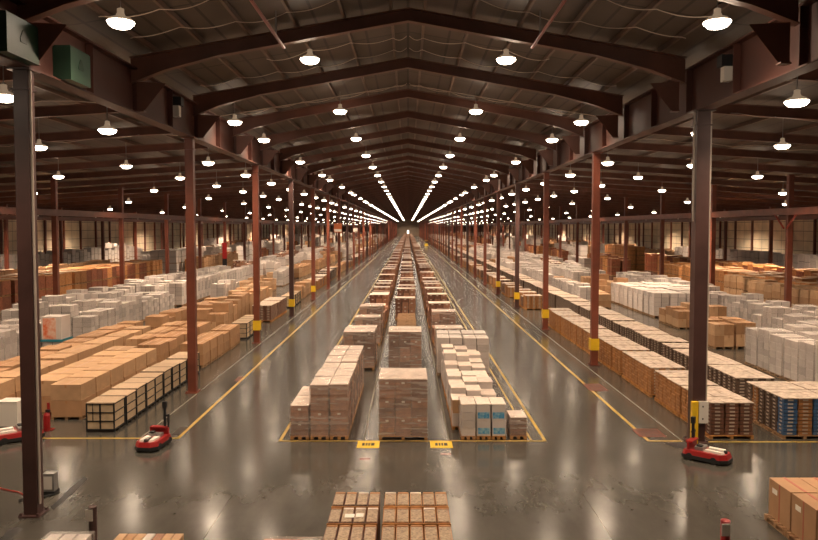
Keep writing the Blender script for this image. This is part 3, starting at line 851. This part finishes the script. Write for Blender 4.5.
# right central row
XRc = [(458 + 9.0 - 408) / 720 * yc, ]
fx = [2.0, 2.50, 3.0]
for i, xx in enumerate(fx):
    mk_special('printed_carton_stack' if i else 'white_carton_stack', .47, 1.0, 1.16, 1, 2, 2 if i else 4, [whitec, whitec, whited], wrapw if not i else None, (xx, yc + .52, 0),
               ('plain white carton stack at the front left of the right central row', 'white carton stack with blue print, middle of the front right group', 'white carton stack with blue print, right of the front right group')[i],
               'pallet load', print_m=bluepr if i else None, lab=None)
mk_special('small_carton_load', .55, .9, .72, 1, 1, 1, [brown2], wrapm, (3.66, yc + .5, 0), 'small low brown carton with pale top at the right end of the front row', 'carton')
yy = yc + 1.15; r = 0
while yy < 32.5:
    for i in range(3):
        xx = 1.80 + .56 * i; h = R.uniform(.85, 1.3) + (.35 if r >= 5 else 0)
        mk_special('white_carton_stack', .53, .92, h, 1, 2, R.choice((2, 3, 4)), [whitec, whited, whitec] if R.random() < .8 else [cardl, whitec], None, (xx + R.uniform(-.02, .02), yy + .47, 0),
                   f'uneven white cartons, {ORD[i]} file from left, {ORD[r+1]} rank from front, right central row', 'pallet load', 'uneven white stacks of the right central row', lab=None)
    yy += .97; r += 1
run('white', 2.0, 33.7, 36.3, 'right central row', v=0, zs=(.98, 1.0)); run('white', 3.0 + .25, 33.7, 36.3, 'right central row', v=0, zs=(.95, 1.0), jx=0)
crow(2.3, 39.4, 'right central row')

# --- right aisle rows
put('tray', 10.72, YF + .86, 'outer row beside the right columns', v=0)
run('tray', 10.72, YF + 1.56, 52, 'outer row beside the right columns', step=1.36, gsize=3, gap=.40, zs=(.97, 1.02), v=1)
run('tray', 10.72, 61, 598, 'outer row beside the right columns', step=1.36, gsize=5, gap=2.4, zs=(.8, 1.05), skip=.1)
# first group of the inner dark row with blue fronts is built specially
def special_tray(x, y, mats, label):
    e = mk_tray(0, True, 1.5, 1.3, 1.36, trayd, mats=mats, cols=3, layers=10, pal=wood); e.location = (x, y, 0); tag(e, label, 'tray pallet')
special_tray(13.15, YF + .85, [trayblue, trayd, trayd, trayo, trayd, trayd, trayblue], 'tray pallet with blue fronted stacks at the front right corner')
special_tray(14.70, YF + .85, [trayblue, trayblue, trayd], 'blue fronted tray pallet cut by the right photo edge')
special_tray(13.15, YF + 2.2, [trayd, trayo, trayd], 'brown tray pallet right behind the blue fronted one')
special_tray(14.70, YF + 2.2, [trayd], 'dark tray pallet behind the one at the right photo edge')
run('trayd', 13.15, 27.0, 598, 'second dark row behind the right columns', step=1.33, gsize=6, gap=.45, zs=(.96, 1.02), skip=.01)

# --- left aisle rows
run('crate', -10.52, G(100, 432.5)[1], 35.4, 'front of the row beside the left columns', step=1.02)
run('carton', -10.75, 35.6, 44.5, 'row beside the left columns', zs=(.95, 1.15), v=1)
run('crate', -10.6, 44.8, 50, 'back of the row beside the left columns', step=1.1)
run('tray', -10.8, 53, 60, 'row beside the left columns', v=0)
run('crate', -10.6, 62.5, 68, 'row further back beside the left columns', step=1.1)
y = 70
while y < 590:
    k = R.choice(('tray', 'carton', 'trayd', 'brown')); n = R.uniform(4, 12); run(k, -10.9, y, y + n, 'row beside the left columns', zs=(.8, 1.0)); y += n + R.uniform(.5, 3)
run('carton', -12.45, 25.9, 34.0, 'second row of left hall', v=0, zs=(.99, 1.01), jx=.01, step=1.34)
run('carton', -13.62, 26.6, 35.0, 'second row of left hall, outer file', v=0, zs=(.94, 1.0), jx=.01, step=1.34)
run('carton', -12.9, 35.6, 46, 'second row of left hall', v=1, zs=(1.0, 1.1)); run('carton', -14.1, 37.2, 46, 'second row of left hall, outer file', v=3, zs=(.9, 1.0))
run('carton', -15.6, 26.0, 42, 'third row of left hall', v=0, zs=(.92, 1.0)); run('carton', -16.8, 28, 44, 'third row of left hall, outer file', v=2, zs=(.85, .95))
run('carton', -12.9, 48, 66, 'second row of left hall', zs=(1.1, 1.4)); run('carton', -14.2, 49, 62, 'second row of left hall, outer file', zs=(.9, 1.2))
run('carton', -16.0, 45, 60, 'third row of left hall', zs=(.8, 1.0))
# white field left
run('white', -20.6, 30.5, 42, 'front white row of left hall', zs=(.85, 1.05), v=0)
run('white', -21.9, 29.5, 42, 'front white row of left hall, outer file', zs=(.9, 1.05))
run('white', -20.4, 44.8, 62, 'front white row of left hall', zs=(.8, 1.1), skip=.04)
run('white', -21.7, 44.8, 66, 'front white row of left hall, outer file', zs=(.9, 1.15))
run('white', -20.6, 63.5, 96, 'front white row of left hall', zs=(1.1, 1.2), v=0)
run('white', -24.2, 46, 96, 'second white row of left hall', zs=(.9, 1.2), skip=.03)
run('white', -25.5, 46, 96, 'second white row of left hall, outer file', zs=(.95, 1.15), skip=.03)
# teal pallets under some near left goods plus the orange printed load
for (px, py, lb) in ((50, 342, 'load with orange print standing on a teal pallet in the left white field'),):
    x, y = -19.25, 38.6
    e = empty('printed_pallet_load', (x, y + .6, 0))
    part(e, pallet_mb(1.1, 1.1, wood, .12), 'pallet')
    part(e, grid_boxes(MB(), 1.06, 1.06, .12, .84, 2, 2, 2, [whited]), 'cartons')
    part(e, MB().box(-.60, .62, -.60, .60, .84, .96, tealm), 'teal_tray')
    part(e, grid_boxes(MB(), 1.1, 1.1, .96, 2.2, 1, 1, 1, [whitec]), 'carton')
    part(e, MB().box(-.45, .25, -.56, -.55, 1.0, 2.12, orangepr), 'orange_print')
    tag(e, 'load with orange print on a teal tray in the left white field', 'pallet load')
# far left rows: two-high bins then tall grey block
for i, xx in enumerate((-34.0, -35.4, -36.8)): run('bin', xx, 50, 98, f'far bin block of left hall, {ORD[i]} file', levels=2, v=None, zs=(1.0, 1.06), step=1.3, gsize=8, gap=.6)
run('carton', -40.2, 60, 96, 'tall carton row before the left wall', levels=2, zs=(1, 1.1), v=0)
for i in range(3): run('white', -33.8 - 1.3 * i, 103, 125, f'tall grey block behind the bins, {ORD[i]} file', levels=2, zs=(1.0, 1.05), v=0)
run('white', -48.5, 70, 130, 'white row near the left wall', levels=2, zs=(.9, 1.1), v=0); run('bin', -51.5, 62, 130, 'bin row near the left wall', levels=2, zs=(1, 1.1))
run('carton', -56.5, 75, 140, 'last carton row by the left wall', levels=2, zs=(1, 1.1), v=0); run('bin', -44.0, 66, 110, 'bin row before the outer left columns', levels=1, zs=(1, 1.2))

# --- right fields
W = 'right hall'
for i in range(3): run('white', 17.9 + 1.28 * i, 28.0, 36.8 - .9 * (i % 2), f'nearest white block of {W}, {ORD[i]} file', zs=(.88, 1.12), step=1.26)
run('carton', 18.2, 41.2, 44.0, f'cartons beyond nearest white block, {W}', v=3, zs=(1.15, 1.25)); run('carton', 19.5, 41.2, 46, f'cartons beyond nearest white block, {W}, next file', v=1, zs=(1.3, 1.5))
for i in range(3): run('white', 22.4 + 1.28 * i, 33, 46, f'second white block of {W}, {ORD[i]} file', zs=(.9, 1.1))
run('carton', 19.2, 49.3, 53.3, f'small group beside long white block', v=1, zs=(1.0, 1.3)); run('carton', 20.6, 47.5, 53, f'small group beside long white block, next file', v=3, zs=(1.2, 1.5))
for i in range(4): run('white', 19.7 + 1.28 * i, 55.7, 67.8, f'long white block of {W}, {ORD[i]} file', zs=(1.0, 1.04), v=0, step=1.34)
run('carton', 19.5, 71, 80, f'carton row behind the long white block', zs=(1.1, 1.3)); run('carton', 21.0, 69, 82, f'carton row behind the long white block, next file', zs=(1.1, 1.5))
for i in range(3): run('white', 19.7 + 1.28 * i, 83, 102, f'third white block of {W}, {ORD[i]} file', zs=(.95, 1.1), v=0)
for i in range(2): run('white', 26.0 + 1.28 * i - 1.2, 50, 84, f'white row beside middle right columns, {ORD[i]} file', zs=(.85, 1.05))
run('carton', 29.6, 44, 62, 'carton row beyond middle right columns', v=0, levels=2, zs=(.9, 1.0)); run('carton', 31.0, 44, 70, 'carton row beyond middle right columns, next file', v=0, levels=2, zs=(.85, 1.0))
for i in range(3): run('bin', 33.6 + 1.3 * i, 50, 96, f'orange bin block of {W}, {ORD[i]} file', v=1, levels=2, zs=(.9, 1.05), step=1.3, gsize=9, gap=.8)
for i in range(2): run('bin', 39.6 + 1.3 * i, 54, 120, f'outer bin block of {W}, {ORD[i]} file', v=None, levels=2, zs=(1.0, 1.15), step=1.3)
run('white', 48.6, 76, 130, 'white row near the right wall', levels=2, v=0, zs=(.95, 1.05)); run('bin', 52.0, 62, 140, 'bin row near the right wall', levels=2, v=1, zs=(1.0, 1.2))
run('carton', 56.5, 75, 140, 'last carton row by the right wall', levels=2, v=0, zs=(1, 1.1)); run('bin', 44.0, 60, 112, 'bin row before the outer right columns', v=1, zs=(1, 1.2))
run('bin', 33.6, 108, 122, 'tall orange stack deep in the right hall', levels=3, v=1, zs=(1.1, 1.15)); run('bin', 35.0, 108, 122, 'tall orange stack deep in the right hall, next file', levels=3, v=1, zs=(1.05, 1.15))
# --- generic rows far away
for s, sd in ((-1, 'left'), (1, 'right')):
    for c, xx in enumerate((15.45, 17.05, 20.0, 21.6, 24.6, 30.1, 31.7, 35.0, 36.6, 41.0, 49.5, 55.0)):
        y = (104 if xx > 18 else 62) if s > 0 or xx > 18 else 64
        if xx > 32: y = 132
        if s > 0 and 19 < xx < 22: y = 104
        while y < 590:
            n = R.uniform(6, 26); wts = ('white', 'white', 'white', 'carton', 'brown') if xx < 26 else (('bin', 'white', 'carton', 'bin') if s > 0 else ('white', 'bin', 'white', 'carton'))
            if s < 0 and xx < 18: wts = ('carton', 'white', 'carton')
            k = R.choice(wts)
            run(k, s * xx, y, min(y + n, 596), f'far rows of the {sd} hall', zs=(.9, 1.15), v=0 if k in ('white', 'carton') else None, levels=2 if (xx > 28 and R.random() < .7) else 1)
            y += n + R.uniform(1, 6)

# --- realise placements
def vis_pl(p):
    return inframe(p['x'], p['y'], 1.0, 30)
bykind = {}
for p in PL: bykind.setdefault(p['kind'], []).append(p)
tr = sorted([p for p in bykind['tray'] + bykind['trayd'] if vis_pl(p)], key=lambda p: p['y'])[:285]; TK = set(id(p) for p in tr)
proto = {}
nb = 0
for kind, lst in bykind.items():
    fn, nv, cat, desc, dims, ms = KIND[kind]
    seen = sorted([p for p in lst if vis_pl(p)], key=lambda p: p['y'])
    ind = seen[:292]; rest = seen[292:]
    if kind in ('tray', 'trayd'): ind = [p for p in seen if id(p) in TK]; rest = [p for p in seen if id(p) not in TK]
    rowcount = {}
    for p in ind:
        det = p['y'] < 48
        key = (kind, p['v'], det)
        if key not in proto: proto[key] = fn(p['v'], det); o = proto[key]
        else: o = copy_tree(proto[key])
        o.location = (p['x'], p['y'], p['z']); o.scale = (1, 1, p['zs'])
        k = rowcount.get(p['row'], 0); rowcount[p['row']] = k + 1
        d = desc
        if kind == 'bin': d = BINW[p['v'] % 2] + ' ' + desc
        if k < 20 and p['y'] < 105: lb = f'{d}, {ORD[k]} from the front, {p["row"]}'
        else: lb = f'{d}, deep down the {p["row"].replace("far rows of","far rows of")}'
        w = lb.split()
        if len(w) > 16: lb = lb.replace(' from the front,', ' from front,')
        w = lb.split()
        if len(w) > 16: lb = lb.replace(' wrapped on a pallet', '').replace(' on a pallet', '').replace(' in shiny wrap with pale top', '').replace('plain ', '').replace(', from the front', '')
        w = lb.split()
        if len(w) > 16: lb = lb.replace(' cardboard', '').replace(' from the front', ' back').replace(' with pale ends', '')
        tag(o, lb, cat, p['row'] + ' ' + cat + 's')
    if rest:
        mb = MB()
        for p in rest:
            w, d, h = dims; h *= p['zs']; d -= .14; x, y, z = p['x'], p['y'], p['z']
            mb.box(x - w / 2, x + w / 2, y - d / 2, y + d / 2, z, z + .1, wood, 'b')
            m = ms[0] if kind != 'bin' else (binor if p['v'] % 2 else binred)
            mb.box(x - w / 2 + .02, x + w / 2 - .02, y - d / 2 + .02, y + d / 2 - .02, z + .1, z + h * .5, m, 'b')
            mb.box(x - w / 2 + .04, x + w / 2 - .04, y - d / 2 + .04, y + d / 2 - .04, z + h * .5, z + h * .52, dark)
            mb.box(x - w / 2 + .02, x + w / 2 - .02, y - d / 2 + .02, y + d / 2 - .02, z + h * .52, z + h, m, 'b')
            mb.box(x - w / 2 + .02, x + w / 2 - .02, y - d / 2 + .02, y + d / 2 - .02, z + h, z + h + .01, ms[1], 'b')
        tag(mb.build({'brown': 'wrapped_loads', 'white': 'white_loads', 'crate': 'crates', 'carton': 'carton_loads', 'tray': 'tray_pallets', 'trayd': 'dark_tray_pallets', 'bin': 'wooden_bins', 'empty': 'pallet_stacks'}[kind]),
            f'uncounted tiny far rows of {desc}', cat, kind='stuff')

# ================================================================== foreground loads
H = 1.3
for c, (pxa, pxb) in enumerate(((331, 380), (383, 449))):
    x0 = (pxa - 408) / 720 * 14.8; x1 = (pxb - 408) / 720 * 14.8
    for r in range(3):
        w = x1 - x0 - .02; d = .74; e = empty('tray_pallet', ((x0 + x1) / 2 + (0 if c else -.0), 14.93 - r * .86, 0))
        part(e, pallet_mb(w, d, woodo, .12), 'pallet')
        n = 4 if c == 0 else 5
        for i in range(n):
            mb = MB()
            xa = -w / 2 + w * i / n + .012; xb = -w / 2 + w * (i + 1) / n - .012
            for k in range(8):
                a = .12 + (H - .12) * k / 8; b = .12 + (H - .12) * (k + 1) / 8 - .02
                mb.box(xa, xb, -d / 2 + .02, d / 2 - .02, a, b, trayo if c else trayb)
            mb.box(xa + .015, xb - .015, -d / 2 + .04, d / 2 - .09, H - .02, H - .006, mat('can_tops', (.17, .11, .07), .5, col2=(.42, .31, .20), scale=22))
            mb.box(xa + .01, xb - .01, d / 2 - .09, d / 2 - .03, H - .02, H + .004, capsht if R.random() < .4 else trayo)
            part(e, mb, 'tray_stack')
        q = MB()
        q.box(-w / 2, w / 2, -d / 2 - .02, -d / 2 + .01, .0, H - .03, woodo)
        part(e, q, 'front_board')
        if c == 0 and r == 1:
            part(e, MB().box(-.17, .02, -.16, .02, H, H + .006, whitep).box(.05, .2, -.13, .05, H, H + .006, whitep), 'paper_notes')
        tag(e, f'tray pallet in the foreground, {("far", "middle", "near")[r]} one of the {"left" if c==0 else "right"} file', 'tray pallet', 'foreground tray pallets')
# tall cartons bottom right
for k in range(4):
    y = 16.95 - k * 1.02
    e = empty('carton_load', (9.35, y - .45, 0))
    part(e, pallet_mb(1.6, .98, wood, .14), 'pallet')
    for j in range(2):
        c = part(e, MB().box(-.70 + j * .72, -.70 + j * .72 + .70, -.48, .48, .14, 1.02, card), 'carton')
        cx = -.35 + j * .72
        reg(MB().box(cx - .03, cx + .03, -.485, .485, 1.02, 1.026, redstr).box(-.704 + j * .72, -.70 + j * .72, -.02, .02, .14, 1.02, redstr).build('strap', c))
        if j == 0: reg(MB().box(-.706, -.70, .10, .32, .72, .84, paper).build('label', c))
    tag(e, f'tall strapped tan cartons in the bottom right corner, {ORD[k]} from the back', 'carton load', 'strapped cartons at the bottom right')
# goods cut by the bottom edge
def low_load(px0, px1, py, h, mats, label, name='wrapped_pallet_load', stripes=0, wm=None):
    x0, y = G(px0, py, h); x1, _ = G(px1, py, h); w = x1 - x0; d = .9
    e = empty(name, ((x0 + x1) / 2, y - d / 2 - .05, 0))
    part(e, pallet_mb(w, d, wood, .12), 'pallet')
    if stripes:
        for i in range(stripes):
            xa = -w / 2 + w * i / stripes + .01; xb = -w / 2 + w * (i + 1) / stripes - .01
            part(e, MB().box(xa, xb, -d / 2, d / 2, .12, h, mats[i % len(mats)]), 'carton')
    else:
        part(e, grid_boxes(MB(), w, d, .12, h - .02, 3, 2, 3, mats), 'cartons')
    if wm: part(e, wrap_mb(w, d, .1, h - .02, wm), 'stretch_wrap')
    return tag(e, label, 'pallet load')
low_load(52, 94, 531, 1.1, [whitec], 'white wrapped load cut by the bottom edge at the left', wm=wrapw)
low_load(120, 185, 532.5, 1.1, [cardl, card, cardl, whitec, brown1, cardl], 'row of striped tan cartons cut by the bottom edge', 'carton_load', 7)
low_load(264, 322, 536, 1.1, [whited, redstr], 'grey and red load barely showing at the bottom edge', wm=wrapm)
low_load(622, 645, 538.5, 1.1, [whitec], 'small white load barely showing at the bottom edge, right')
low_load(655, 682, 537.5, 1.1, [whitec], 'white load with pins barely showing beside the red post, bottom edge')

# ================================================================== tugs, posts and small things
def make_tug(mast=True):
    e = empty('floor_tug')
    out = [(-.42, -.62), (-.22, -.82), (.22, -.82), (.42, -.62), (.42, .52), (.34, .62), (-.34, .62), (-.42, .52)]
    part(e, MB().prism([(x * 1.04, y * 1.03) for x, y in out], .05, .16, blackr), 'bumper')
    part(e, MB().prism(out, .16, .30, redv, inset=.08), 'chassis')
    part(e, MB().prism([(-.26, -.62), (-.12, -.70), (-.07, -.10), (-.26, -.05)], .30, .36, whitep, inset=.1), 'deck_panel')
    part(e, MB().prism([(.12, -.70), (.26, -.62), (.26, -.05), (.07, -.10)], .30, .36, whitep, inset=.1), 'deck_panel')
    part(e, MB().box(-.05, .05, -.6, -.2, .30, .33, blackr).box(-.24, .24, -.02, .25, .30, .40, metalg).box(-.20, -.05, .02, .2, .40, .45, blackr), 'battery_tray')
    part(e, MB().box(-.36, .36, .38, .46, .30, .52, redv).box(-.30, .30, .30, .52, .50, .55, redv), 'rear_bar')
    for s in (-1, 1):
        for y in (-.42, .36):
            w = MB().lathe([(.11, -.045), (.11, .045)], blackr, 12); o = part(e, w, 'wheel'); o.rotation_euler = (0, pi / 2, 0); o.location = (s * .39, y, .11)
    part(e, MB().lathe([(.06, 0), (.06, .08), (.03, .10)], blackr, 10, (0, -.68, .30)), 'scanner')
    if mast:
        m = part(e, MB().box(.16, .24, .42, .50, .52, 1.15, blackf).box(.30, .36, .44, .50, .52, .95, blackf).box(.14, .38, .43, .51, .86, .92, blackf), 'mast')
        reg(MB().box(.13, .27, .40, .52, 1.15, 1.35, blackf).build('control_head', m))
    return e
t = make_tug(); x, y = G(147.5, 452); t.location = (x, y + .62, 0); t.rotation_euler = (0, 0, -.12); t.scale = (.88, .86, 1); tag(t, 'red and white floor tug with a black mast in front of the framed crates', 'tug')
t2 = copy_tree(t); x, y = G(713, 466); t2.location = (x, y + .62, 0); t2.rotation_euler = (0, 0, .85); t2.scale = (.9, .9, 1)
for ch in kids(t2):
    if ch.name.startswith('mast'): ch.location = (0, 0, -.16)
tag(t2, 'red and white floor tug parked at the foot of the front right column', 'tug')
t3 = copy_tree(t); x, y = G(8, 444); t3.location = (x, y + .6, 0); t3.rotation_euler = (0, 0, -.9); t3.scale = (1.15, 1.15, 1)
tag(t3, 'red floor tug at the left edge under a pale box', 'tug')
e = MB().box(-.35, .35, -.3, .3, 0, .85, whitep).build('box', loc=(G(3, 430)[0] - .1, G(3, 430)[1] + .75, 0)); tag(e, 'plain pale box standing by the tug at the left edge', 'box')
MB().box(-.36, .36, -.31, .31, .85, .88, whitep).build('lid', e)
def post(px, py, h, r, m, label, tagm=None):
    x, y = G(px, py); e = empty('bollard', (x, y, 0))
    part(e, MB().lathe([(r, .02), (r, h), (r * .5, h + .02)], m, 14), 'tube'); part(e, MB().box(-r * 1.7, r * 1.7, -r * 1.7, r * 1.7, 0, .02, m), 'base_plate')
    if tagm: part(e, MB().box(-r * 1.3, r * .5, -r - .03, -r - .01, h * .72, h * .97, tagm), 'sign')
    return tag(e, label, 'bollard')
post(93.5, 552, 1.0, .085, bolted, 'dark bollard with a white square sign near the bottom left', whitep)
post(724.5, 568, 1.0, .095, redv, 'short red bollard with a white band at the bottom right', whitep)
x, y = G(47, 431)
e = empty('fire_extinguisher', (x, y, 0)); part(e, MB().lathe([(.10, 0), (.11, .05), (.11, .55), (.05, .65)], redv, 12), 'cylinder'); part(e, MB().box(-.03, .12, -.03, .03, .65, .74, blackr), 'valve')
part(e, MB().box(-.04, .04, .12, .16, 0, .95, redv).box(-.14, .14, .0, .28, 0, .03, redv), 'stand'); tag(e, 'red fire extinguisher on a stand beside the big carton block at left', 'fire extinguisher')
x, y = G(50, 493)
e = empty('cable_cabinet', (x, y, 0)); part(e, MB().box(-.14, .16, -.12, .12, .08, .55, metalg), 'body'); part(e, MB().box(-.10, .12, -.125, -.12, .14, .48, whitep), 'door'); part(e, MB().box(-.17, .19, -.14, .14, 0, .08, blackr), 'base')
tag(e, 'small grey metal cabinet on the floor behind the front left column', 'cabinet')
mb = MB().tube([(x - .5, y - .6, .03), (x - .3, y - .35, .03), (x - .1, y - .4, .03), (x + .2, y - .15, .03), (x + .05, y + .0, .03)], .025, blackr); tag(mb.build('cable'), 'black cable lying by the small grey cabinet on the floor', 'cable')
x, y = G(12, 497)
pts = [(x - 1.2, y + .9, .02), (x - .5, y + .5, .02), (x, y + .3, .02), (x + .5, y - .1, .02)]
tag(MB().tube(pts, .02, redp).build('hose'), 'thin red hose on the floor left of the front left column', 'hose')
# red sleeve on a far column, hanging orange sign, forklift far off
k = 3; yy = 17.2 + 13.05 * 7
e = MB().box(-.34, .34, -.27, -.25, 2.3, 4.7, redv).box(-.34, .34, -.27, -.25, .3, 2.3, blackf).build('column_banner', loc=(-27.6, yy, 0)); tag(e, 'tall red banner over black on a distant column of left hall', 'banner')
e = MB().box(-.5, .5, -.03, .03, 6.4, 7.5, signor).build('hanging_sign', loc=(-8.55, 88.0, 0)); tag(e, 'orange sign board hanging by the left aisle columns', 'sign')
MB().box(-.45, .45, -.04, -.03, 6.5, 6.8, paper).build('panel', e); MB().box(-.46, -.44, -.01, .01, 7.5, 10.7, blackf).box(.44, .46, -.01, .01, 7.5, 10.7, blackf).build('hanger', e)
e = MB().box(-.35, .35, -.03, .03, 6.3, 6.9, whitep).build('hanging_sign', loc=(-8.6, 118.0, 0)); tag(e, 'small pale sign board far down the left aisle columns', 'sign')
e = empty('forklift', (6.6, 262, 0))
part(e, MB().prism([(-.6, -1), (.6, -1), (.6, .8), (-.6, .8)], .25, 1.15, yellow, inset=.08), 'body')
part(e, MB().box(-.55, -.48, -.9, -.83, 1.1, 2.2, blackf).box(.48, .55, -.9, -.83, 1.1, 2.2, blackf).box(-.55, .55, -.95, .5, 2.2, 2.28, yellow).box(-.55, -.48, .4, .47, 1.1, 2.2, blackf).box(.48, .55, .4, .47, 1.1, 2.2, blackf), 'cab')
part(e, MB().box(-.45, -.35, .95, 1.05, .1, 2.6, blackf).box(.35, .45, .95, 1.05, .1, 2.6, blackf).box(-.4, .4, .95, 1.05, 1.2, 1.3, blackf), 'mast')
for s in (-1, 1):
    for q in (-.65, .5):
        w = part(e, MB().lathe([(.27, -.1), (.27, .1)], blackr, 12), 'wheel'); w.rotation_euler = (0, pi / 2, 0); w.location = (s * .52, q, .27)
tag(e, 'small yellow forklift far down the right lane', 'forklift')

# ================================================================== world, camera, view
w = bpy.data.worlds.new('World'); sc.world = w; w.use_nodes = True
w.node_tree.nodes['Background'].inputs[0].default_value = (.02, .02, .025, 1); w.node_tree.nodes['Background'].inputs[1].default_value = 1
cd = bpy.data.cameras.new('Camera'); cam = bpy.data.objects.new('Camera', cd); C.objects.link(cam)
cam.location = (0, 0, CAMH); cam.rotation_euler = (pi / 2 - TILT, 0, 0)
cd.sensor_width = 36; cd.lens = F / 818 * 36; cd.shift_x = 1 / 818; cd.shift_y = -9.8 / 818; cd.clip_end = 2000
sc.camera = cam
sc.view_settings.view_transform = 'Standard'; sc.view_settings.look = 'None'; sc.view_settings.gamma = 1; sc.view_settings.exposure = -0.24
sc.view_settings.use_curve_mapping = False
